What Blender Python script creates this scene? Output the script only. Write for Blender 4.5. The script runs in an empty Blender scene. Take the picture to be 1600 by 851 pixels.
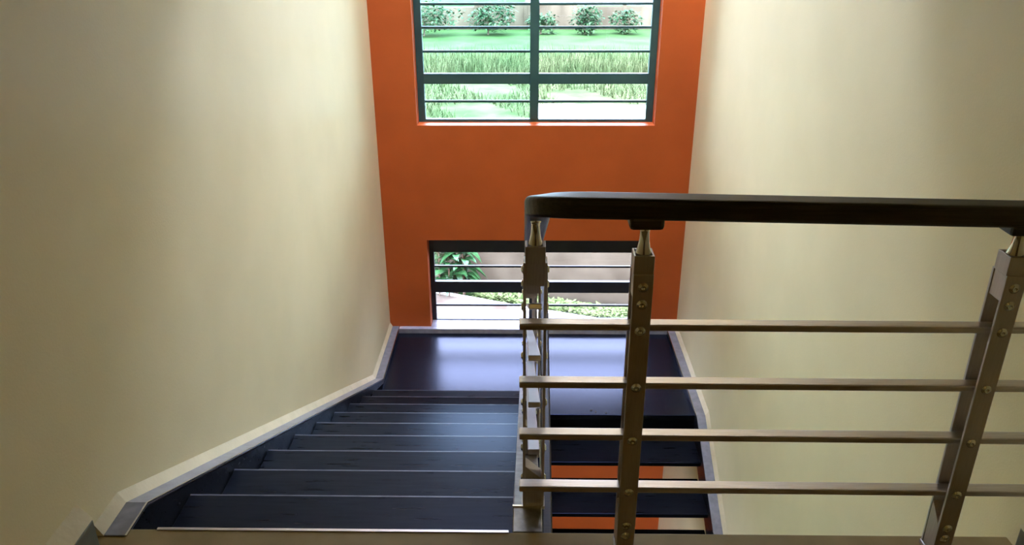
import bpy, bmesh, math, random
from mathutils import Vector, Matrix

random.seed(7)
scene = bpy.context.scene
COL = scene.collection

# ------------------------------------------------------------------ camera
CAM_H = 1.4986
cam_data = bpy.data.cameras.new('camera')
cam_data.sensor_width = 36.0
cam_data.lens = 36.0 * 1246.136 / 1600.0
cam_data.clip_start = 0.05
cam_data.clip_end = 400
cam = bpy.data.objects.new('camera', cam_data)
COL.objects.link(cam)
cam.matrix_world = (Matrix.Translation((0, 0, CAM_H))
                    @ Matrix.Rotation(math.radians(0.9938), 4, 'Z')
                    @ Matrix.Rotation(math.radians(90 - 23.9899), 4, 'X')
                    @ Matrix.Rotation(math.radians(-0.2034), 4, 'Z'))
scene.camera = cam

# ------------------------------------------------------------------ world, sun, exposure
world = bpy.data.worlds.new('world')
scene.world = world
world.use_nodes = True
wn = world.node_tree
wn.nodes.clear()
w_out = wn.nodes.new('ShaderNodeOutputWorld')
w_bg = wn.nodes.new('ShaderNodeBackground')
# overcast sky: three times brighter overhead than at the horizon
SKY = 8.4
w_tc = wn.nodes.new('ShaderNodeTexCoord')
w_sep = wn.nodes.new('ShaderNodeSeparateXYZ')
w_ramp = wn.nodes.new('ShaderNodeValToRGB')
w_ramp.color_ramp.elements[0].position = 0.0
w_ramp.color_ramp.elements[0].color = (0.30, 0.335, 0.46, 1)
w_ramp.color_ramp.elements[1].position = 1.0
w_ramp.color_ramp.elements[1].color = (0.76, 0.86, 1.32, 1)
w_bg.inputs['Strength'].default_value = SKY
wn.links.new(w_tc.outputs['Generated'], w_sep.inputs['Vector'])
wn.links.new(w_sep.outputs['Z'], w_ramp.inputs['Fac'])
wn.links.new(w_ramp.outputs['Color'], w_bg.inputs['Color'])
wn.links.new(w_bg.outputs['Background'], w_out.inputs['Surface'])

sun_data = bpy.data.lights.new('sun', 'SUN')
sun_data.energy = 0.6
sun_data.angle = math.radians(3)
sun_data.color = (1.0, 0.95, 0.86)
sun = bpy.data.objects.new('sun', sun_data)
COL.objects.link(sun)
sun_dir = Vector((math.cos(math.radians(64)) * 0.5, math.cos(math.radians(64)) * 0.866, -math.sin(math.radians(64))))
sun.rotation_euler = sun_dir.to_track_quat('-Z', 'Y').to_euler()
sun.location = (-10, -20, 30)

hall_data = bpy.data.lights.new('added_hall_fill', 'POINT')  # unseen warm fill added for the hall and near walls
hall_data.energy = 1.4
hall_data.color = (1.0, 0.72, 0.18)
hall_data.shadow_soft_size = 0.12
hall_light = bpy.data.objects.new('added_hall_fill', hall_data)
COL.objects.link(hall_light)
hall_light.location = (0.1, -1.2, 2.45)

scene.view_settings.view_transform = 'Standard'
scene.view_settings.look = 'None'
scene.view_settings.gamma = 1.0
scene.view_settings.use_curve_mapping = False
scene.view_settings.exposure = 2.1
scene.cycles.max_bounces = 16
scene.cycles.diffuse_bounces = 10
scene.cycles.glossy_bounces = 6
scene.cycles.transparent_max_bounces = 16
scene.cycles.sample_clamp_indirect = 6.0

# ------------------------------------------------------------------ materials
def new_mat(name):
    m = bpy.data.materials.new(name)
    m.use_nodes = True
    nt = m.node_tree
    return m, nt, nt.nodes['Principled BSDF']

def noise_mat(name, c1, c2, scale=6.0, rough=0.6, metallic=0.0, stretch=(1, 1, 1), bump=0.0, detail=6.0,
              spec=0.5, lo=0.35, hi=0.65, bump_scale=None, rough_var=0.0):
    m, nt, b = new_mat(name)
    tc = nt.nodes.new('ShaderNodeTexCoord')
    mp = nt.nodes.new('ShaderNodeMapping')
    mp.inputs['Scale'].default_value = stretch
    nz = nt.nodes.new('ShaderNodeTexNoise')
    nz.inputs['Scale'].default_value = scale
    nz.inputs['Detail'].default_value = detail
    rp = nt.nodes.new('ShaderNodeValToRGB')
    rp.color_ramp.elements[0].position = lo
    rp.color_ramp.elements[1].position = hi
    rp.color_ramp.elements[0].color = (*c1, 1)
    rp.color_ramp.elements[1].color = (*c2, 1)
    nt.links.new(tc.outputs['Object'], mp.inputs['Vector'])
    nt.links.new(mp.outputs['Vector'], nz.inputs['Vector'])
    nt.links.new(nz.outputs['Fac'], rp.inputs['Fac'])
    nt.links.new(rp.outputs['Color'], b.inputs['Base Color'])
    b.inputs['Roughness'].default_value = rough
    b.inputs['Metallic'].default_value = metallic
    b.inputs['Specular IOR Level'].default_value = spec
    if rough_var:
        mr = nt.nodes.new('ShaderNodeMapRange')
        mr.inputs['To Min'].default_value = rough - rough_var
        mr.inputs['To Max'].default_value = rough + rough_var
        nt.links.new(nz.outputs['Fac'], mr.inputs['Value'])
        nt.links.new(mr.outputs['Result'], b.inputs['Roughness'])
    if bump:
        bp = nt.nodes.new('ShaderNodeBump')
        bp.inputs['Strength'].default_value = bump
        bp.inputs['Distance'].default_value = 0.01
        if bump_scale:
            n2 = nt.nodes.new('ShaderNodeTexNoise')
            n2.inputs['Scale'].default_value = bump_scale
            n2.inputs['Detail'].default_value = 3
            nt.links.new(mp.outputs['Vector'], n2.inputs['Vector'])
            nt.links.new(n2.outputs['Fac'], bp.inputs['Height'])
        else:
            nt.links.new(nz.outputs['Fac'], bp.inputs['Height'])
        nt.links.new(bp.outputs['Normal'], b.inputs['Normal'])
    return m

def glass_mat(name, tint):
    m, nt, b = new_mat(name)
    nt.nodes.remove(b)
    out = nt.nodes['Material Output']
    tr = nt.nodes.new('ShaderNodeBsdfTransparent')
    tr.inputs['Color'].default_value = (*tint, 1)
    gl = nt.nodes.new('ShaderNodeBsdfGlossy')
    gl.inputs['Roughness'].default_value = 0.02
    fr = nt.nodes.new('ShaderNodeFresnel')
    fr.inputs['IOR'].default_value = 1.45
    mx = nt.nodes.new('ShaderNodeMixShader')
    nt.links.new(fr.outputs['Fac'], mx.inputs['Fac'])
    nt.links.new(tr.outputs['BSDF'], mx.inputs[1])
    nt.links.new(gl.outputs['BSDF'], mx.inputs[2])
    nt.links.new(mx.outputs['Shader'], out.inputs['Surface'])
    return m

M = {}
M['cream'] = noise_mat('cream_paint', (0.70, 0.59, 0.315), (0.735, 0.62, 0.335), 3.0, 0.62, bump=0.06, bump_scale=160)
M['plaster'] = noise_mat('cream_plaster', (0.54, 0.45, 0.25), (0.60, 0.50, 0.29), 9.0, 0.7, bump=0.12, bump_scale=60)
M['hall_dark'] = noise_mat('dark_hall_absorber', (0.10, 0.06, 0.03), (0.16, 0.10, 0.05), 5.0, 0.5, stretch=(8, 8, 1))  # dark brown chosen to soak up bounced light behind the viewer
M['orange'] = noise_mat('orange_paint', (0.54, 0.10, 0.013), (0.60, 0.113, 0.016), 3.0, 0.5, bump=0.05, bump_scale=120)
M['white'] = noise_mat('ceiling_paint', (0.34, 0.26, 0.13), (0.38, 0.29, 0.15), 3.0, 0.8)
M['stone'] = noise_mat('dark_step_stone', (0.003, 0.0038, 0.005), (0.008, 0.0095, 0.012), 9.0, 0.28, stretch=(0.7, 9, 9), bump=0.004,
                       rough_var=0.02, lo=0.3, hi=0.75, spec=0.13)
M['landing'] = noise_mat('polished_landing_stone', (0.004, 0.0048, 0.007), (0.010, 0.012, 0.018), 9.0, 0.25, stretch=(0.7, 9, 9), bump=0.02,
                         rough_var=0.04, lo=0.3, hi=0.75, spec=0.25)
M['landing'].node_tree.nodes['Principled BSDF'].inputs['Specular Tint'].default_value = (0.42, 0.5, 1.0, 1)  # blue of the reflected sky put into the specular tint
M['stone'].node_tree.nodes['Principled BSDF'].inputs['Specular Tint'].default_value = (0.42, 0.5, 1.0, 1)  # same sky-blue sheen tinted into the treads
M['stone_edge'] = noise_mat('polished_step_edge', (0.045, 0.05, 0.07), (0.075, 0.08, 0.1), 20.0, 0.4)
M['kerb'] = noise_mat('window_lit_skirting_top', (0.15, 0.143, 0.14), (0.21, 0.20, 0.195), 24.0, 0.3, bump=0.02)  # skirting top coloured paler for the window light grazing it
M['kerb_window_lit'] = noise_mat('window_lit_kerb_stone', (0.36, 0.345, 0.37), (0.44, 0.425, 0.45), 24.0, 0.22, bump=0.01)  # paler kerb stone, the window's grazing reflection put into its colour
M['skirt'] = noise_mat('olive_grey_skirting', (0.11, 0.11, 0.075), (0.15, 0.15, 0.1), 20.0, 0.4)
M['tile'] = noise_mat('beige_floor_tile', (0.22, 0.155, 0.055), (0.28, 0.20, 0.08), 7.0, 0.65, spec=0.2, bump=0.02)
M['steel'] = noise_mat('brushed_steel', (0.43, 0.38, 0.365), (0.51, 0.46, 0.44), 18.0, 0.42, metallic=0.7, stretch=(30, 30, 1), lo=0.3, hi=0.7)
M['rail_steel'] = noise_mat('satin_rail_steel', (0.50, 0.455, 0.445), (0.60, 0.555, 0.545), 14.0, 0.30, metallic=1.0, stretch=(1, 30, 30))
M['chrome'] = noise_mat('polished_chrome', (0.58, 0.57, 0.56), (0.66, 0.65, 0.64), 4.0, 0.14, metallic=1.0)
M['beam'] = noise_mat('scuffed_grey_beam', (0.13, 0.112, 0.085), (0.26, 0.235, 0.20), 22.0, 0.34, metallic=0.5, bump=0.08)
M['wood'] = noise_mat('dark_brown_handrail_wood', (0.011, 0.008, 0.005), (0.026, 0.018, 0.011), 8.0, 0.45, stretch=(1.5, 25, 25), bump=0.05)
M['frame'] = noise_mat('dark_green_window_metal', (0.028, 0.085, 0.078), (0.04, 0.105, 0.095), 5.0, 0.45)
M['frame_dark'] = noise_mat('dark_slate_window_metal', (0.018, 0.022, 0.032), (0.03, 0.034, 0.045), 5.0, 0.45)
M['glass_teal'] = glass_mat('teal_tinted_pane', (0.88, 1.0, 0.96))
M['glass_green'] = glass_mat('green_tinted_pane', (0.95, 1.0, 0.97))
M['glass_clear'] = glass_mat('clear_pane', (0.96, 0.98, 0.98))
M['concrete'] = noise_mat('stained_concrete', (0.04, 0.031, 0.019), (0.12, 0.10, 0.066), 1.1, 0.9, detail=9, bump=0.2, bump_scale=20, lo=0.3, hi=0.68, spec=0.06)
M['paving'] = noise_mat('pale_pink_paving', (0.085, 0.062, 0.043), (0.16, 0.13, 0.098), 2.0, 0.85, bump=0.1, bump_scale=30, spec=0.06)
M['pale'] = noise_mat('pale_bare_ground', (0.55, 0.55, 0.50), (0.72, 0.71, 0.66), 1.5, 0.9)
M['lawn'] = noise_mat('mown_grass', (0.022, 0.052, 0.012), (0.036, 0.068, 0.021), 0.8, 0.95, detail=10, bump=0.4, bump_scale=9, spec=0.06)
M['soil'] = noise_mat('rough_garden_ground', (0.026, 0.042, 0.012), (0.060, 0.066, 0.028), 1.3, 0.95, detail=10, bump=0.4, bump_scale=8, spec=0.06)
M['blade'] = noise_mat('grass_blades', (0.045, 0.072, 0.024), (0.095, 0.108, 0.046), 0.9, 0.8, spec=0.06)
M['leaf'] = noise_mat('bright_green_leaf', (0.010, 0.045, 0.012), (0.035, 0.11, 0.03), 6.0, 0.4)
M['cover'] = noise_mat('pale_green_ground_cover', (0.07, 0.11, 0.03), (0.15, 0.18, 0.07), 9.0, 0.6, spec=0.06)
M['bush'] = noise_mat('blue_green_bush_leaves', (0.018, 0.05, 0.02), (0.06, 0.11, 0.045), 1.5, 0.7, spec=0.06)
M['stem'] = noise_mat('brown_stem', (0.07, 0.05, 0.03), (0.13, 0.09, 0.05), 10.0, 0.8)
M['fence'] = noise_mat('brown_fence_concrete', (0.06, 0.045, 0.028), (0.15, 0.115, 0.075), 1.2, 0.9, detail=8, stretch=(1, 1, 0.4), lo=0.3, hi=0.7, spec=0.06)
M['house'] = noise_mat('pale_house_paint', (0.66, 0.62, 0.57), (0.76, 0.73, 0.68), 1.0, 0.9)
M['roofing'] = noise_mat('grey_roof_sheet', (0.30, 0.29, 0.29), (0.4, 0.39, 0.38), 1.0, 0.7)

# ------------------------------------------------------------------ mesh helpers
def link_mesh(name, bm, mat, parent=None, smooth=False, bevel=0.0, seg=2):
    bmesh.ops.recalc_face_normals(bm, faces=bm.faces)
    me = bpy.data.meshes.new(name)
    bm.to_mesh(me)
    bm.free()
    if smooth:
        for p in me.polygons:
            p.use_smooth = True
    o = bpy.data.objects.new(name, me)
    COL.objects.link(o)
    me.materials.append(mat)
    if parent is not None:
        o.parent = parent
    if bevel:
        md = o.modifiers.new('bevel', 'BEVEL')
        md.width = bevel
        md.segments = seg
        md.limit_method = 'ANGLE'
        md.angle_limit = math.radians(40)
    return o

def box(bm, x0, x1, y0, y1, z0, z1):
    v = [bm.verts.new(p) for p in ((x0, y0, z0), (x1, y0, z0), (x1, y1, z0), (x0, y1, z0),
                                   (x0, y0, z1), (x1, y0, z1), (x1, y1, z1), (x0, y1, z1))]
    for f in ((0, 3, 2, 1), (4, 5, 6, 7), (0, 1, 5, 4), (1, 2, 6, 5), (2, 3, 7, 6), (3, 0, 4, 7)):
        bm.faces.new([v[i] for i in f])

def boxes(name, lst, mat, parent=None, bevel=0.0):
    bm = bmesh.new()
    for b in lst:
        box(bm, *b)
    return link_mesh(name, bm, mat, parent, bevel=bevel)

def prism_x(bm, pts, x0, x1):
    """polygon of (y, z) points extruded from x0 to x1"""
    a = [bm.verts.new((x0, y, z)) for y, z in pts]
    b = [bm.verts.new((x1, y, z)) for y, z in pts]
    n = len(pts)
    bm.faces.new(a)
    bm.faces.new(b[::-1])
    for i in range(n):
        bm.faces.new((a[i], b[i], b[(i + 1) % n], a[(i + 1) % n]))

def lathe(bm, prof, seg=20, mtx=None):
    mtx = mtx or Matrix()
    rings = []
    for r, z in prof:
        if r < 1e-6:
            rings.append([bm.verts.new(mtx @ Vector((0, 0, z)))])
        else:
            rings.append([bm.verts.new(mtx @ Vector((r * math.cos(2 * math.pi * i / seg), r * math.sin(2 * math.pi * i / seg), z)))
                          for i in range(seg)])
    for a, b in zip(rings, rings[1:]):
        for i in range(seg):
            j = (i + 1) % seg
            if len(a) == 1 and len(b) == 1:
                continue
            if len(a) == 1:
                bm.faces.new((a[0], b[i], b[j]))
            elif len(b) == 1:
                bm.faces.new((a[i], b[0], a[j]))
            else:
                bm.faces.new((a[i], a[j], b[j], b[i]))
    for ring in (rings[0], rings[-1]):
        if len(ring) > 1:
            bm.faces.new(ring)

def sweep(bm, path, prof):
    """profile of (side, up) points swept along a path of Vectors"""
    rings = []
    n = len(path)
    for i, p in enumerate(path):
        t = (path[min(i + 1, n - 1)] - path[max(i - 1, 0)]).normalized()
        side = t.cross(Vector((0, 0, 1))).normalized()
        up = side.cross(t)
        rings.append([bm.verts.new(p + side * s + up * u) for s, u in prof])
    m = len(prof)
    for a, b in zip(rings, rings[1:]):
        for i in range(m):
            j = (i + 1) % m
            bm.faces.new((a[i], a[j], b[j], b[i]))
    bm.faces.new(rings[0][::-1])
    bm.faces.new(rings[-1])

def round_profile(w, h, r, n=4):
    pts = []
    for cx, cy, a0 in ((w / 2 - r, h / 2 - r, 0), (-w / 2 + r, h / 2 - r, 90), (-w / 2 + r, -h / 2 + r, 180), (w / 2 - r, -h / 2 + r, 270)):
        for k in range(n + 1):
            a = math.radians(a0 + 90 * k / n)
            pts.append((cx + r * math.cos(a), cy + r * math.sin(a)))
    return pts

def thing(name, label, cat, loc=(0, 0, 0), group=None):
    o = bpy.data.objects.new(name, None)
    o.empty_display_size = 0.1
    COL.objects.link(o)
    o.location = loc
    tag(o, label, cat, group)
    return o

def tag(o, label, cat, group=None, kind=None):
    o['label'] = label
    o['category'] = cat
    if group:
        o['group'] = group
    if kind:
        o['kind'] = kind
    return o

def struct(o, label, cat):
    return tag(o, label, cat, kind='structure')

# ------------------------------------------------------------------ dimensions
WL, WR = -1.134, 1.277          # wall faces
KL, KR = -1.116, 1.256           # outer edges of the skirting stone
IL, IR = -1.058, 1.196          # inner edges of the skirting stone
YB, YE = 5.97, 1.664            # window wall, edge of the upper floor
R, G = 0.17, 0.3447             # rise, going of the descending flight
GR = 0.312                      # going of the lower flight
YF = 4.729                      # front edge of the half landing
ZL = -1.70                      # half landing
ZB = -4.40                      # lower floor
ZC = 2.75                       # ceiling of the hall
ZT = 4.6                        # top of the stairwell
YBH = 2.85                      # unseen bulkhead added to keep roof light off the near walls
YBACK = -3.2
SL = R / G
SR = R / GR

# ------------------------------------------------------------------ shell
DY0, DY1, DZ = 2.4, 3.6, -1.5     # unseen opening added in the left wall to light the lower flight
wall_left = boxes('wall_left', [(WL - 0.25, WL, YBACK, DY0, ZB - 0.2, ZT), (WL - 0.25, WL, DY0, DY1, DZ, ZT), (WL - 0.25, WL, DY0, DY1, ZB - 0.2, -3.4),
                                (WL - 0.25, WL, DY1, YB, ZB - 0.2, ZT)], M['cream'])
struct(wall_left, 'cream painted wall along the left side of the stairs', 'wall')
wall_right = boxes('wall_right', [(WR, WR + 0.25, YBACK, YB, ZB - 0.2, ZT)], M['cream'])
struct(wall_right, 'cream painted wall on the right behind the steel guard rail', 'wall')

UX0, UX1, UZ0, UZ1 = -0.82, 0.977, 0.055, 1.75
LX0, LX1, LZ0, LZ1 = -0.79, 0.975, -1.665, -0.876
bm = bmesh.new()
xs = sorted({WL - 0.25, UX0, LX0, LX1, UX1, WR + 0.25})
def wall_piece(x0, x1, z0, z1):
    box(bm, x0, x1, YB, YB + 0.172, z0, z1)
wall_piece(WL - 0.25, WR + 0.25, ZB - 0.2, LZ0)
wall_piece(WL - 0.25, LX0, LZ0, LZ1)
wall_piece(LX1, WR + 0.25, LZ0, LZ1)
wall_piece(WL - 0.25, WR + 0.25, LZ1, UZ0)
wall_piece(WL - 0.25, UX0, UZ0, UZ1)
wall_piece(UX1, WR + 0.25, UZ0, UZ1)
wall_piece(WL - 0.25, WR + 0.25, UZ1, 2.0)
bmesh.ops.remove_doubles(bm, verts=bm.verts, dist=1e-5)
struct(link_mesh('wall_back', bm, M['orange']), 'bright orange end wall holding the two windows', 'wall')

struct(boxes('wall_back_upper', [(WL - 0.25, WR + 0.25, YB, YB + 0.172, 2.0, ZT)], M['cream']), 'unseen top of the end wall, made cream for neutral bounced light', 'wall')  # separate cream piece added to keep orange out of the bounce

wall_front = boxes('wall_front', [(WL - 0.25, WR + 0.25, YBACK - 0.25, YBACK, ZB - 0.2, -1.3), (WL - 0.25, WR + 0.25, YBACK - 0.25, YBACK, -1.3, 0.0),
                                  (WL - 0.25, WR + 0.25, YBACK - 0.25, YBACK, 0.0, ZC)], M['hall_dark'])
struct(wall_front, 'unseen wall of the upper hall behind the viewer, darkened to cut bounced light', 'wall')
SKX0, SKX1, SKY0, SKY1 = -1.03, 1.17, 4.2, 5.92     # unseen roof light added to brighten the well
struct(boxes('ceiling', [(WL - 0.25, WR + 0.25, YBACK - 0.25, YBH, ZC, ZC + 0.2), (WL, WR, YBH, YBH + 0.2, 1.8, ZT),  # last box here: unseen beam added to shade the near walls
                         (WL - 0.25, WR + 0.25, YBH, SKY0, ZT, ZT + 0.2), (WL - 0.25, WR + 0.25, SKY1, YB + 0.172, ZT, ZT + 0.2),
                         (WL - 0.25, SKX0, SKY0, SKY1, ZT, ZT + 0.2), (SKX1, WR + 0.25, SKY0, SKY1, ZT, ZT + 0.2)], M['white']),
       'pale ceiling over the hall and the stairwell, with an added shading beam', 'ceiling')
added_roof_light = boxes('added_skylight', [(SKX0, SKX0 + 0.05, SKY0, SKY1, ZT + 0.1, ZT + 0.16), (SKX1 - 0.05, SKX1, SKY0, SKY1, ZT + 0.1, ZT + 0.16),
                                (SKX0 + 0.05, SKX1 - 0.05, SKY0, SKY0 + 0.05, ZT + 0.1, ZT + 0.16), (SKX0 + 0.05, SKX1 - 0.05, SKY1 - 0.05, SKY1, ZT + 0.1, ZT + 0.16),
                                (0.05, 0.09, SKY0 + 0.05, SKY1 - 0.05, ZT + 0.1, ZT + 0.16)], M['frame'])
struct(added_roof_light, 'unseen roof light added to brighten the stairwell', 'window')
boxes('glass_pane', [(SKX0 + 0.05, 0.05, SKY0 + 0.05, SKY1 - 0.05, ZT + 0.125, ZT + 0.131), (0.09, SKX1 - 0.05, SKY0 + 0.05, SKY1 - 0.05, ZT + 0.125, ZT + 0.131)],
      M['glass_clear'], added_roof_light)
struct(boxes('floor_lower', [(WL - 0.25, WR + 0.25, YBACK, YB, ZB - 0.2, ZB)], M['tile']), 'beige floor at the foot of the stairs', 'floor')
fl = boxes('floor', [(WL, WR, YBACK, YE, -0.18, 0.0)], M['tile'], bevel=0.004)
struct(fl, 'beige tiled upper floor at the head of the stairs', 'floor')
boxes('edge_strip', [(-0.985, -0.04, YE - 0.006, YE + 0.004, -0.03, 0.003)], M['rail_steel'], fl, bevel=0.001)
landing = boxes('floor_landing', [(WL, WR, YF, YB, ZL - 0.04, ZL)], M['landing'], bevel=0.004)
struct(landing, 'dark stone half landing below the window wall', 'landing')
boxes('support_slab', [(WL, WR, YF + 0.035, YB, ZL - 0.15, ZL - 0.04)], M['stone'], landing)

# skirting stone and plaster fillets -------------------------------------------------
OFF = 0.026
def left_top(y):                 # top of the skirting stone along the left wall
    return 0.0 if y < 1.765 else max(-SL * (y - 1.765), ZL + 0.042)
y_low = 1.765 + (-(ZL + 0.042)) / SL
def left_bot(y):
    return max(min(-0.12, left_top(y) - 0.30), ZL - 0.10)
ys = [YE - 0.03, 1.765, y_low, YB]
CAP = 0.012
bm = bmesh.new()
prism_x(bm, [(y, left_top(y) - CAP) for y in (YE + 0.001, 1.765, y_low, YB)] + [(YB, ZL - 0.04), (y_low + 0.1, ZL - 0.04), (1.765, -0.32), (YE + 0.001, -0.32)], KL, IL - 0.002)
bl = link_mesh('baseboard_left', bm, M['stone'])
struct(bl, 'dark stone skirting, its top greyed for grazing window light, stepping down the left wall beside the treads', 'baseboard')
def cap_strip(bm, path, x0, x1, t):
    prism_x(bm, [(y, z) for y, z in path] + [(y, z - t) for y, z in path[::-1]], x0, x1)
bm = bmesh.new()
lpath = [(YE - 0.03, 0.004), (1.765, 0.004)] + [(y, left_top(y)) for y in (y_low, YB)]
cap_strip(bm, lpath, KL, IL, CAP)
link_mesh('cap', bm, M['kerb'], bl, bevel=0.002)  # top of the same stone, greyed as if lit from the window
bm = bmesh.new()
cap_strip(bm, [(y, z + 0.001) for y, z in lpath], IL - 0.001, IL + 0.004, 0.005)
link_mesh('edge_highlight', bm, M['chrome'], bl)  # chrome strip standing in for the bright edge highlight
bm = bmesh.new()
path = lpath
def fillet(bm, path, xw, xk, up=0.034, end_cap=True):
    ra, rb, rc = [], [], []
    for y, z in path:
        ra.append(bm.verts.new((xw, y, z + up)))
        rb.append(bm.verts.new((xk, y, z)))
        rc.append(bm.verts.new((xw, y, z - 0.2)))
        # body down behind the stone
    for i in range(len(path) - 1):
        bm.faces.new((ra[i], ra[i + 1], rb[i + 1], rb[i]))
        bm.faces.new((rb[i], rb[i + 1], rc[i + 1], rc[i]))
        bm.faces.new((rc[i], rc[i + 1], ra[i + 1], ra[i]))
    bm.faces.new((ra[0], rb[0], rc[0]))
    bm.faces.new((ra[-1], rc[-1], rb[-1]))
fillet(bm, path, WL, KL)
struct(link_mesh('trim_1', bm, M['plaster']), 'cream plaster ledge above the left stone skirting', 'trim')

def right_top(y):
    return ZL + 0.042 if y > YF - 0.06 else ZL + 0.042 - SR * (YF - 0.06 - y)
bm = bmesh.new()
ys2 = [YB, YF - 0.06, 0.4]
prism_x(bm, [(y, right_top(y) - CAP) for y in ys2] + [(0.4, right_top(0.4) - 0.26), (YF - 0.06, ZL - 0.2), (YF + 0.0, ZL - 0.04), (YB, ZL - 0.04)], IR + 0.002, KR)
br = link_mesh('baseboard_right', bm, M['stone'])
struct(br, 'dark stone skirting, its top greyed for grazing window light, beside the lower flight on the right wall', 'baseboard')
rpath = [(y, right_top(y)) for y in ys2]
bm = bmesh.new()
cap_strip(bm, rpath, IR, KR, CAP)
link_mesh('cap', bm, M['kerb'], br, bevel=0.002)
bm = bmesh.new()
cap_strip(bm, [(y, z + 0.001) for y, z in rpath[:2]], IR - 0.004, IR + 0.001, 0.005)
link_mesh('edge_highlight', bm, M['chrome'], br)  # bright line laid along the inner edge as its highlight
bm = bmesh.new()
fillet(bm, [(y, right_top(y)) for y in ys2], WR, KR)
struct(link_mesh('trim_2', bm, M['plaster']), 'cream plaster ledge above the right stone skirting', 'trim')
struct(boxes('baseboard_back', [(IL, IR, YB - 0.05, YB, ZL - 0.04, ZL + 0.042), (LX0 + 0.001, LX1 - 0.001, YB, 6.09, LZ0 + 0.001, ZL + 0.042)], M['kerb_window_lit'], bevel=0.003),
       'grey stone kerb along the sill of the lower window', 'baseboard')

# upper floor skirting ends
for nm, xw, xi, y1, lab in (('baseboard_hall_left', WL, -1.098, 1.585, 'short end of dark olive skirting on the upper floor at the left wall'),
                            ('baseboard_hall_right', WR, 1.243, 1.585, 'short end of dark olive skirting on the upper floor at the right wall')):
    o = boxes(nm, [(min(xw, xi), max(xw, xi), YBACK, y1, 0, 0.10)], M['skirt'], bevel=0.003)
    struct(o, lab, 'baseboard')
    bm = bmesh.new()
    a = 0.034 if xw < 0 else -0.034
    v = [bm.verts.new(p) for p in ((xw, YBACK, 0.10), (xw + a, YBACK, 0.10), (xw, YBACK, 0.145), (xw, y1 + 0.004, 0.10), (xw + a, y1 + 0.004, 0.10), (xw, y1 + 0.004, 0.145))]
    for f in ((0, 1, 2), (3, 5, 4), (0, 3, 4, 1), (1, 4, 5, 2), (2, 5, 3, 0)):
        bm.faces.new([v[i] for i in f])
    link_mesh('plaster_ledge', bm, M['plaster'], o)

# ------------------------------------------------------------------ windows
def window(name, x0, x1, z0, z1, yf, side, mull, bars, transoms, head, foot, mat, glasses, label, bar_h=0.018):
    root = bpy.data.objects.new(name, None)
    COL.objects.link(root)
    root.location = ((x0 + x1) / 2, yf, z0)
    struct(root, label, 'window')
    ox, oy, oz = root.location
    def put(nm, lst, mt, bev=0.002):
        return boxes(nm, [(a - ox, b - ox, c - oy, d - oy, e - oz, f - oz) for a, b, c, d, e, f in lst], mt, root, bevel=bev)
    mx, mw = mull
    put('outer_frame', [(x0, x0 + side, yf, yf + 0.045, z0, z1), (x1 - side, x1, yf, yf + 0.045, z0, z1),
                        (x0 + side, x1 - side, yf, yf + 0.045, z1 - head, z1), (x0 + side, x1 - side, yf, yf + 0.045, z0, z0 + foot)], mat)
    put('mullion', [(mx - mw / 2, mx + mw / 2, yf - 0.006, yf + 0.05, z0 + foot, z1 - head)], mat)
    for (a, b) in transoms:
        for q0, q1 in ((x0 + side, mx - mw / 2), (mx + mw / 2, x1 - side)):
            put('transom', [(q0, q1, yf + 0.002, yf + 0.042, a, b)], mat)
    for z in bars:
        for q0, q1 in ((x0 + side, mx - mw / 2), (mx + mw / 2, x1 - side)):
            put('glazing_bar', [(q0, q1, yf + 0.012, yf + 0.03, z - bar_h / 2, z + bar_h / 2)], mat, 0.001)
    edges = sorted([z0 + foot] + bars + [t for tr in transoms for t in tr] + [z1 - head])
    for k, (q0, q1) in enumerate(((x0 + side, mx - mw / 2), (mx + mw / 2, x1 - side))):
        for a, b in zip(edges, edges[1:]):
            if any(abs(a - t0) < 1e-6 and abs(b - t1) < 1e-6 for t0, t1 in transoms):
                continue
            put('glass_pane', [(q0, q1, yf + 0.0215, yf + 0.0255, a, b)], glasses[k], 0)
    return root

w1 = window('window_1', UX0, UX1, UZ0, UZ1, 6.09, 0.052, (0.068, 0.067),
            [0.213, 0.585, 0.757, 0.922, 1.09, 1.26, 1.43, 1.6], [(0.347, 0.424)], 0.05, 0.024, M['frame'],
            [M['glass_teal'], M['glass_green']], 'upper window with dark green metal bars in the orange wall')
w2 = window('window_2', LX0, LX1, LZ0, LZ1, 6.09, 0.036, (0.068, 0.06),
            [-1.165, -1.525], [(-1.40, -1.30)], 0.155, 0.012, M['frame_dark'],
            [M['glass_clear'], M['glass_clear']], 'low window with dark bars at landing level in the orange wall', bar_h=0.016)
# pale painted sill of the upper window
struct(boxes('trim_3', [(UX0, UX1, YB + 0.001, 6.09, UZ0 - 0.004, UZ0 + 0.004)], M['orange']), 'orange sill of the upper window', 'trim')

# ------------------------------------------------------------------ stair flights
flight = thing('stair_flight', 'dark stone flight descending on the left from the upper floor to the landing', 'stairs', (0, YE, 0))
def add_step(parent, x0, x1, y0, y1, z, thick, oy):
    t = boxes('tread', [(x0, x1, y0 - oy, y1 - oy, z - thick, z)], M['stone'], parent, bevel=0.003)
    return t
for k in range(1, 10):
    yn = YE + k * G
    t = add_step(flight, IL, -0.031, yn - G - 0.035, yn, -k * R, 0.035, YE)
    boxes('nosing', [(IL, -0.031, yn - YE - 0.004, yn - YE + 0.002, -k * R - 0.003, -k * R + 0.0006)], M['stone_edge'], t)
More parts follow.
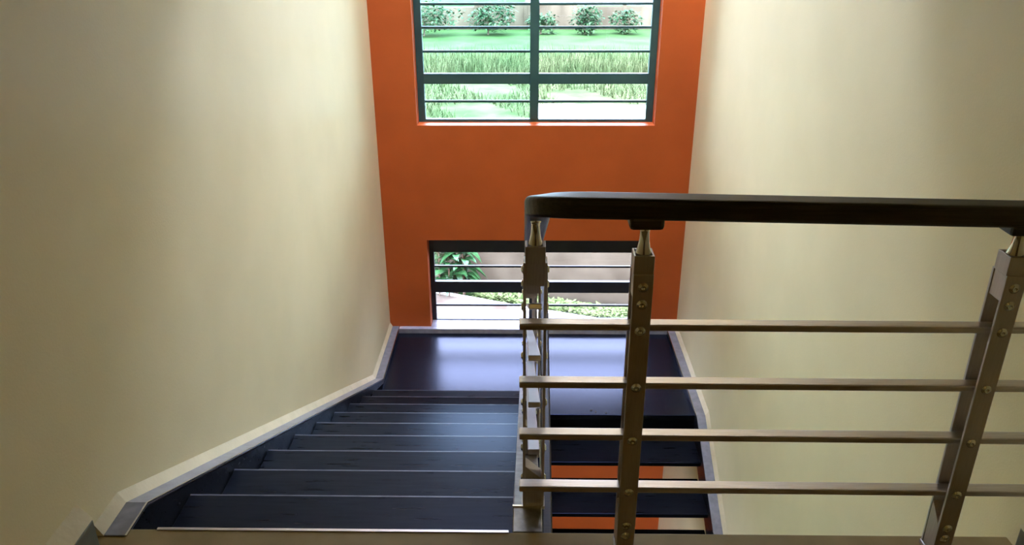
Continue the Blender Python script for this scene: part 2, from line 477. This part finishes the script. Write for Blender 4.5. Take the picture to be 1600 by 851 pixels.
# inner box beam of the descending flight
bm = bmesh.new()
yl = YF + 0.1
prism_x(bm, [(0.0, 0.0), (0.103, 0.0), (yl - YE, -SL * (yl - 1.767)), (yl - YE, -SL * (yl - 1.767) - 0.16), (0.12, -0.26), (0.0, -0.26)], -0.03, 0.05)
st = link_mesh('inner_stringer', bm, M['beam'], flight, bevel=0.003)
st['label'] = 'scuffed grey steel beam under the newel'
boxes('end_plate', [(-0.031, 0.052, 0.098, 0.104, -0.004, 0.004)], M['chrome'], st)

lower = thing('stair_flight', 'dark open riser flight descending from the landing on the right behind the rails', 'stairs', (0, YF, ZL))
for j in range(1, 16):
    yn = YF - GR * j
    if j < 16:
        t = boxes('tread', [(0.168, IR, -GR * j, -GR * j + 0.362, -R * j - 0.03, -R * j)], M['stone'], lower, bevel=0.003)
bm = bmesh.new()
L2 = 15 * GR
prism_x(bm, [(0.12, -0.0), (0.0, 0.0), (-L2, -SR * L2), (-L2, -SR * L2 - 0.16), (0.0, -0.17), (0.12, -0.17)], 0.092, 0.166)
link_mesh('inner_stringer', bm, M['stone'], lower, bevel=0.003)

# ------------------------------------------------------------------ railings
PW, GAP, PT = 0.044, 0.044, 0.0075        # plate width, clear gap, plate thickness
RAIL_H = [0.654, 0.501, 0.355, 0.199]
BOLTS = [0.761, 0.719, 0.653, 0.505, 0.356, 0.203, 0.098, 0.066]

def bolt_mesh():
    bm = bmesh.new()
    mt = Matrix.Rotation(math.radians(90), 4, 'X')      # z axis -> -y
    lathe(bm, [(0.0118, 0.0), (0.0118, 0.0014), (0.0088, 0.0018), (0.0082, 0.0034), (0.0064, 0.0048), (0.0036, 0.0052), (0.0030, 0.0030), (0, 0.0030)], 20, mt)
    bmesh.ops.recalc_face_normals(bm, faces=bm.faces)
    me = bpy.data.meshes.new('bolt')
    bm.to_mesh(me)
    bm.free()
    for p in me.polygons:
        p.use_smooth = True
    me.materials.append(M['chrome'])
    return me
BOLT = bolt_mesh()

def post(parent, loc, rotz, height=0.832, spig=0.075, back_bolts=True, cap=None):
    bm = bmesh.new()
    w, d = PW / 2, GAP / 2
    box(bm, -w, w, -d - PT, -d, 0.012, height - 0.042)                 # two plates
    box(bm, -w, w, d, d + PT, 0.012, height - 0.042)
    # upper filler sleeve: four thin walls so that the top reads as an open box
    z0, z1 = height - 0.105, height
    e = 0.0025
    box(bm, -w, w, -d - e, -d + 0.004, z0 + 0.06, z1)
    box(bm, -w, w, d - 0.004, d + e, z0 + 0.06, z1)
    box(bm, -w, -w + 0.004, -d, d, z0 + 0.06, z1)
    box(bm, w - 0.004, w, -d, d, z0 + 0.06, z1)
    box(bm, -w + 0.002, w - 0.002, -d, d, z0, z1 - 0.008)
    # lower filler with a sloped shoulder
    prism = [(-d, 0.012), (d, 0.012), (d, 0.145), (-d, 0.105)]
    prism_x(bm, prism, -w + 0.001, w - 0.001)
    p = link_mesh('post', bm, M['steel'], parent, bevel=0.0012)
    p.location = loc
    p.rotation_euler = (0, 0, rotz)
    bm = bmesh.new()
    box(bm, -0.024, 0.024, -0.032, 0.032, 0.0, 0.012)
    link_mesh('base_plate', bm, M['steel'], p, bevel=0.002)
    # forked spigot carrying the handrail
    bm = bmesh.new()
    z = height - 0.010
    lathe(bm, [(0.0195, z), (0.0195, z + 0.006), (0.015, z + 0.018), (0.0115, z + 0.036), (0.0100, z + 0.058), (0.0108, z + 0.06), (0.0108, z + 0.066),
               (0.0085, z + 0.069), (0.0085, z + spig - 0.01), (0.013, z + spig - 0.004), (0.013, z + spig + 0.008)], 24)
    s = link_mesh('spigot', bm, M['chrome'], p, smooth=True)
    if cap:
        bm = bmesh.new()
        box(bm, -0.037, 0.037, -0.03, 0.03, cap[0], cap[1])
        link_mesh('rail_block', bm, M['wood'], p, bevel=0.008)
    for zb in BOLTS:
        zz = zb * height / 0.832
        for sgn in ((-1, 1) if back_bolts else (-1,)):
            b = bpy.data.objects.new('bolt', BOLT)
            COL.objects.link(b)
            b.parent = p
            b.location = (0, sgn * (d + PT), zz)
            if sgn > 0:
                b.rotation_euler = (0, 0, math.pi)
    return p

def bar_between(name, a, b, w, h, parent, mat, org, bevel=0.003):
    bm = bmesh.new()
    sweep(bm, [Vector(a) - Vector(org), Vector(b) - Vector(org)], [(w / 2, h / 2), (-w / 2, h / 2), (-w / 2, -h / 2), (w / 2, -h / 2)])
    return link_mesh(name, bm, mat, parent, bevel=bevel)

YG = 1.58 + PT + GAP / 2           # centre plane of the guard
XN = 0.026                         # centre plane of the descending railing
XD = 0.126                         # centre plane of the lower railing

# --- guard across the head of the stairs
org = (0.6, YG, 0.0)
guard = thing('guard_railing', 'level steel guard rail with dark wooden handrail crossing the upper floor edge', 'railing', org)
post(guard, (0.2585 - org[0], 0, 0), 0, cap=(0.892, 0.922))
post(guard, (1.060 - org[0], 0, 0), 0, cap=(0.880, 0.905))
for z in RAIL_H:
    bar_between('cross_rail', (-0.012, YG, z), (WR, YG, z - 0.004), 0.032, 0.016, guard, M['rail_steel'], org)
prof = round_profile(0.062, 0.048, 0.013)
hz = lambda x: 0.940 - 0.0195 * (x - 0.1)
z_start = hz(0.2)
path = [Vector((WR, YG, hz(WR)))] + [Vector((x, YG, hz(x))) for x in (1.0, 0.7, 0.4, 0.22)]
# bend towards the stairs and down onto the slope
cx, cy, rad = 0.03 + 0.11, YG + 0.11, 0.11
for k in range(0, 13):
    a = math.radians(270 - 90 * k / 12)
    x, y = cx + rad * math.cos(a), cy + rad * math.sin(a)
    drop = 0.5 * SL * (k / 12) ** 2 * 0.17
    path.append(Vector((x, y, hz(0.15) - drop)))
y0, z0 = path[-1].y, path[-1].z
bm = bmesh.new()
sweep(bm, [p - Vector(org) for p in path], prof)
link_mesh('handrail', bm, M['wood'], guard)

# --- railing of the descending flight
org1 = (XN, 1.79, 0.0)
rail1 = thing('stair_railing', 'steel railing sloping down beside the left flight, seen end on from its newel', 'railing', org1)
def base1(y):
    return -SL * (y - 1.767) if y > 1.767 else 0.0
for k in range(5):
    y = 1.79 + 0.689 * k
    post(rail1, (0, y - org1[1], base1(y) - (0.004 if k else 0.0)), math.radians(90), height=0.79 if k == 0 else 0.785, spig=0.07)
for z in RAIL_H:
    zz = z * 0.79 / 0.832
    bar_between('cross_rail', (XN, 1.745, base1(1.79) + 0.022 + zz), (XN, 4.62, base1(4.62) + zz), 0.032, 0.016, rail1, M['rail_steel'], org1)
bm = bmesh.new()
slope_z = lambda y: z0 - SL * (y - y0)
yt = 4.86
p1 = [Vector((0.03, y0 + 0.0005, z0))] + [Vector((0.03, y, slope_z(y))) for y in (y0 + 0.1, 2.6, 3.4, 4.2, yt)]
# u-turn over the landing
for k in range(1, 13):
    a = math.radians(180 - 180 * k / 12)
    cxx, rr = (0.03 + XD) / 2, (XD - 0.03) / 2
    p1.append(Vector((cxx + rr * math.cos(a), yt + 0.05 + rr * math.sin(a) * 1.2, slope_z(yt) - 0.012)))
zt = p1[-1].z
sweep(bm, [p - Vector(org1) for p in p1], prof)
link_mesh('handrail', bm, M['wood'], rail1, bevel=0.0)

# --- railing of the lower flight
org2 = (XD, 4.62, ZL)
rail2 = thing('stair_railing', 'steel railing of the lower flight hidden behind the sloping one', 'railing', org2)
def base2(y):
    return ZL - SR * (YF - y)
for y in (4.62, 4.0, 3.38):
    post(rail2, (0, y - org2[1], base2(y) - ZL), math.radians(90), height=0.785, spig=0.09)
for z in RAIL_H:
    bar_between('cross_rail', (XD, 4.66, base2(4.62) + z * 0.94), (XD, 2.9, base2(2.9) + z * 0.94), 0.032, 0.016, rail2, M['rail_steel'], org2)
bm = bmesh.new()
sweep(bm, [Vector((XD, 4.905, zt)) - Vector(org2), Vector((XD, 4.70, base2(4.70) + 0.905)) - Vector(org2), Vector((XD, 2.7, base2(2.7) + 0.905)) - Vector(org2)],
      round_profile(0.058, 0.046, 0.012))
link_mesh('handrail', bm, M['wood'], rail2)

# ------------------------------------------------------------------ outdoors
ZG = -3.5
def ground_quad(name, pts, z0, z1, mat):
    bm = bmesh.new()
    a = [bm.verts.new((x, y, z0)) for x, y in pts]
    b = [bm.verts.new((x, y, z1)) for x, y in pts]
    bm.faces.new(a[::-1])
    bm.faces.new(b)
    n = len(pts)
    for i in range(n):
        bm.faces.new((a[i], a[(i + 1) % n], b[(i + 1) % n], b[i]))
    return link_mesh(name, bm, mat)

struct(ground_quad('ground', [(-60, -40), (WL - 0.26, -40), (WL - 0.26, YB + 0.175), (60, YB + 0.175), (60, 90), (-60, 90)], ZG - 0.3, ZG - 0.02, M['lawn']), 'green field beyond the garden wall', 'ground')
struct(ground_quad('path_paving', [(-8, 6.2), (8, 6.2), (8, 8.0), (1.6, 9.42), (0.0, 9.97), (-1.32, 10.5), (-8, 12.7)], ZG - 0.02, ZG + 0.004, M['paving']),
       'pale pinkish paving outside the low window', 'paving')
struct(ground_quad('path_kerb', [(1.62, 9.40), (0.0, 9.955), (-1.32, 10.485), (-1.32, 10.525), (0.0, 9.995), (1.62, 9.44)], ZG, ZG + 0.035, M['pale']),
       'pale kerb edging the plant bed outside', 'kerb')
struct(ground_quad('ground_strip', [(0.15, 20.0), (6.5, 20.0), (6.5, 22.9), (3.3, 23.2), (0.2, 23.4)], ZG - 0.02, ZG + 0.01, M['pale']),
       'bright pale bare ground beyond the garden wall', 'bare ground')
struct(ground_quad('ground_rough', [(-9, 20.0), (9, 20.0), (9, 31.5), (-9, 31.5)], ZG - 0.02, ZG + 0.004, M['soil']),
       'rough weedy ground before the mown lawn', 'ground')
wy = lambda x: 10.48 - 0.288 * x
gw = ground_quad('wall_garden', [(-9, wy(-9)), (9, wy(9)), (9, wy(9) + 0.2), (-9, wy(-9) + 0.2)], ZG - 0.2, -1.35, M['concrete'])
struct(gw, 'stained grey concrete garden wall outside the low window', 'garden wall')

def blade(bm, x, y, z, h, w, lean, ang):
    dx, dy = math.cos(ang), math.sin(ang)
    lx, ly = lean * math.cos(ang + 1.3), lean * math.sin(ang + 1.3)
    a = bm.verts.new((x - dx * w, y - dy * w, z))
    b = bm.verts.new((x + dx * w, y + dy * w, z))
    c = bm.verts.new((x + dx * w * 0.6 + lx * 0.4, y + dy * w * 0.6 + ly * 0.4, z + h * 0.6))
    d = bm.verts.new((x - dx * w * 0.6 + lx * 0.4, y - dy * w * 0.6 + ly * 0.4, z + h * 0.6))
    e = bm.verts.new((x + lx, y + ly, z + h))
    bm.faces.new((a, b, c, d))
    bm.faces.new((d, c, e))

bm = bmesh.new()
for i in range(9000):
    x = random.uniform(-6, 7)
    y = random.triangular(26.8, 31.5, 27.8)
    blade(bm, x, y, ZG, random.uniform(0.25, 0.75), 0.019, random.uniform(0.05, 0.3), random.uniform(0, 6.28))
for i in range(8000):
    x = random.uniform(-5.5, 6)
    y = random.uniform(21, 27)
    if 0.3 < x < 6.4 and y < 23.3:
        continue
    if math.sin(x * 2.1 + 1) + math.sin(y * 1.7 + x) < -0.1:
        continue
    blade(bm, x, y, ZG, random.uniform(0.10, 0.34), 0.018, random.uniform(0.05, 0.25), random.uniform(0, 6.28))
tag(link_mesh('tall_grass', bm, M['blade']), 'tall uncut grass growing across the field outside the upper window', 'grass', kind='stuff')

def leaf(bm, base, direc, length, width, droop, seg=6):
    d = Vector(direc).normalized()
    side = d.cross(Vector((0, 0, 1)))
    if side.length < 1e-3:
        side = Vector((1, 0, 0))
    side.normalize()
    rows = []
    for i in range(seg + 1):
        t = i / seg
        p = Vector(base) + d * (length * t) + Vector((0, 0, -droop * t * t))
        w = width * (math.sin(math.pi * (0.06 + 0.94 * t)) ** 0.8) * 0.5
        fold = Vector((0, 0, 0.25 * w))
        rows.append((bm.verts.new(p - side * w + fold), bm.verts.new(p), bm.verts.new(p + side * w + fold)))
    for a, b in zip(rows, rows[1:]):
        bm.faces.new((a[0], a[1], b[1], b[0]))
        bm.faces.new((a[1], a[2], b[2], b[1]))

# broad-leaved plant against the garden wall
plant = thing('leafy_plant', 'broad leaved green plant against the garden wall, seen in the low window', 'plant', (-1.02, 10.46, ZG))
bm = bmesh.new()
stems = []
for k in range(8):
    sx, sy = random.uniform(-0.24, 0.2), random.uniform(-0.10, 0.04)
    hgt = random.uniform(0.6, 1.25)
    stems.append((sx, sy, hgt))
    n = 11
    for i in range(n):
        zz = hgt * (0.25 + 0.75 * i / (n - 1))
        a = i * 2.4 + k
        leaf(bm, (sx, sy, zz), (math.cos(a), 0.35 * math.sin(a) - 0.12, random.uniform(0.3, 1.1)), random.uniform(0.32, 0.46), random.uniform(0.10, 0.14), random.uniform(0.2, 0.42))
link_mesh('foliage', bm, M['leaf'], plant)
for sx, sy, hgt in stems:
    bm = bmesh.new()
    sweep(bm, [Vector((sx, sy, -0.005)), Vector((sx + 0.01, sy, hgt * 0.5)), Vector((sx, sy + 0.001, hgt))], [(0.012 * math.cos(i), 0.012 * math.sin(i)) for i in (0, 1.05, 2.09, 3.14, 4.19, 5.24)])
    link_mesh('stem', bm, M['stem'], plant)

bm = bmesh.new()
for i in range(3400):
    x = random.uniform(-0.72, 1.9)
    edge = 9.97 + (-0.402 * x if x < 0 else -0.344 * x) + 0.08
    y = random.uniform(edge, wy(x) - 0.15)
    hmax = 0.12 if x < 0.3 else 0.07
    z = ZG + random.uniform(0.0, hmax) * (0.6 + 0.4 * math.sin(x * 9) * math.sin(x * 4 + 1))
    a = random.uniform(0, 6.28)
    leaf(bm, (x, y, z), (math.cos(a), math.sin(a), random.uniform(0.1, 0.8)), random.uniform(0.05, 0.10), random.uniform(0.03, 0.05), 0.01, 2)
tag(link_mesh('ground_cover', bm, M['cover']), 'pale green ground cover leaves in the bed at the garden wall', 'ground cover', kind='stuff')

# specks of dirt on the landing
for (x, y), sz in zip(((0.477, 4.785), (0.507, 4.767), (0.578, 4.755)), (0.011, 0.008, 0.009)):
    bm = bmesh.new()
    pts = [(sz * random.uniform(0.6, 1.2) * math.cos(a), sz * random.uniform(0.5, 0.9) * math.sin(a)) for a in (0.2, 1.1, 2.0, 3.2, 4.1, 5.3)]
    lo = [bm.verts.new((px, py, 0)) for px, py in pts]
    hi = [bm.verts.new((px * 0.7, py * 0.7, 0.004)) for px, py in pts]
    bm.faces.new(lo[::-1])
    bm.faces.new(hi)
    for q in range(6):
        bm.faces.new((lo[q], lo[(q + 1) % 6], hi[(q + 1) % 6], hi[q]))
    o = link_mesh('dirt_crumb', bm, M['stem'])
    o.location = (x, y, ZL)
    tag(o, 'tiny dark crumb of dirt near the front edge of the landing', 'crumb', 'crumbs on the landing')

# far fence, house and bushes
fence = thing('boundary_fence', 'low brown concrete fence across the far side of the field', 'fence', (4.5, 40.6, ZG))
for i in range(14):
    x = -16.5 + 2.4 * i
    boxes('panel', [(x + 0.09, x + 2.31, -0.06, 0.06, -0.01, 1.08 + 0.06 * math.sin(i * 1.7))], M['fence'], fence)
    boxes('fence_post', [(x - 0.09, x + 0.09, -0.09, 0.09, -0.01, 1.24)], M['fence'], fence, bevel=0.01)
hs = thing('house', 'pale house wall beyond the far fence', 'house', (9, 52, ZG))
boxes('wall', [(-9, 12, 0, 8, -0.01, 3.2)], M['house'], hs)
bm = bmesh.new()
prism_x(bm, [(-0.6, 3.2), (8.6, 3.2), (4, 5.0)], -9.6, 12.6)
link_mesh('roof', bm, M['roofing'], hs)

def bush(x, y, w, h, n, label):
    t = thing('bush', label, 'bush', (x, y, ZG), 'bushes along the far fence')
    bm = bmesh.new()
    lobes = [(random.uniform(-0.35, 0.35) * w, random.uniform(-0.2, 0.2) * w, random.uniform(0.3, 0.62) * h, random.uniform(0.25, 0.42)) for _ in range(7)]
    for i in range(n):
        lx, ly, lz, lr = random.choice(lobes)
        v = Vector((random.gauss(0, 1), random.gauss(0, 1), random.gauss(0, 1))).normalized()
        p = Vector((lx + v.x * lr * w, ly + v.y * lr * w * 0.7, max(0.02, lz + v.z * lr * h)))
        a = random.uniform(0, 6.28)
        leaf(bm, p, (math.cos(a), math.sin(a), random.uniform(-0.5, 0.7)), random.uniform(0.16, 0.3), random.uniform(0.08, 0.14), 0.04, 2)
    link_mesh('foliage', bm, M['bush'], t)
    bm = bmesh.new()
    sweep(bm, [Vector((0, 0, -0.01)), Vector((0.03, 0.0, h * 0.3)), Vector((0, 0.02, h * 0.6))], [(0.05 * math.cos(i), 0.05 * math.sin(i)) for i in (0, 1.05, 2.09, 3.14, 4.19, 5.24)])
    link_mesh('trunk', bm, M['stem'], t)
bush(-1.75, 38.6, 1.9, 1.5, 900, 'wide bush at far fence just left of the upper window mullion')
bush(-4.7, 38.2, 2.4, 1.7, 800, 'tall bush at the left edge of the upper window view')
bush(0.7, 38.8, 1.1, 1.0, 500, 'small bush at far fence just right of the upper window mullion')
bush(2.75, 38.7, 1.3, 1.35, 700, 'rounded bush before the far fence, middle of the right panes')
bush(4.6, 38.9, 1.3, 1.3, 500, 'narrow bush before the fence towards the right window edge')
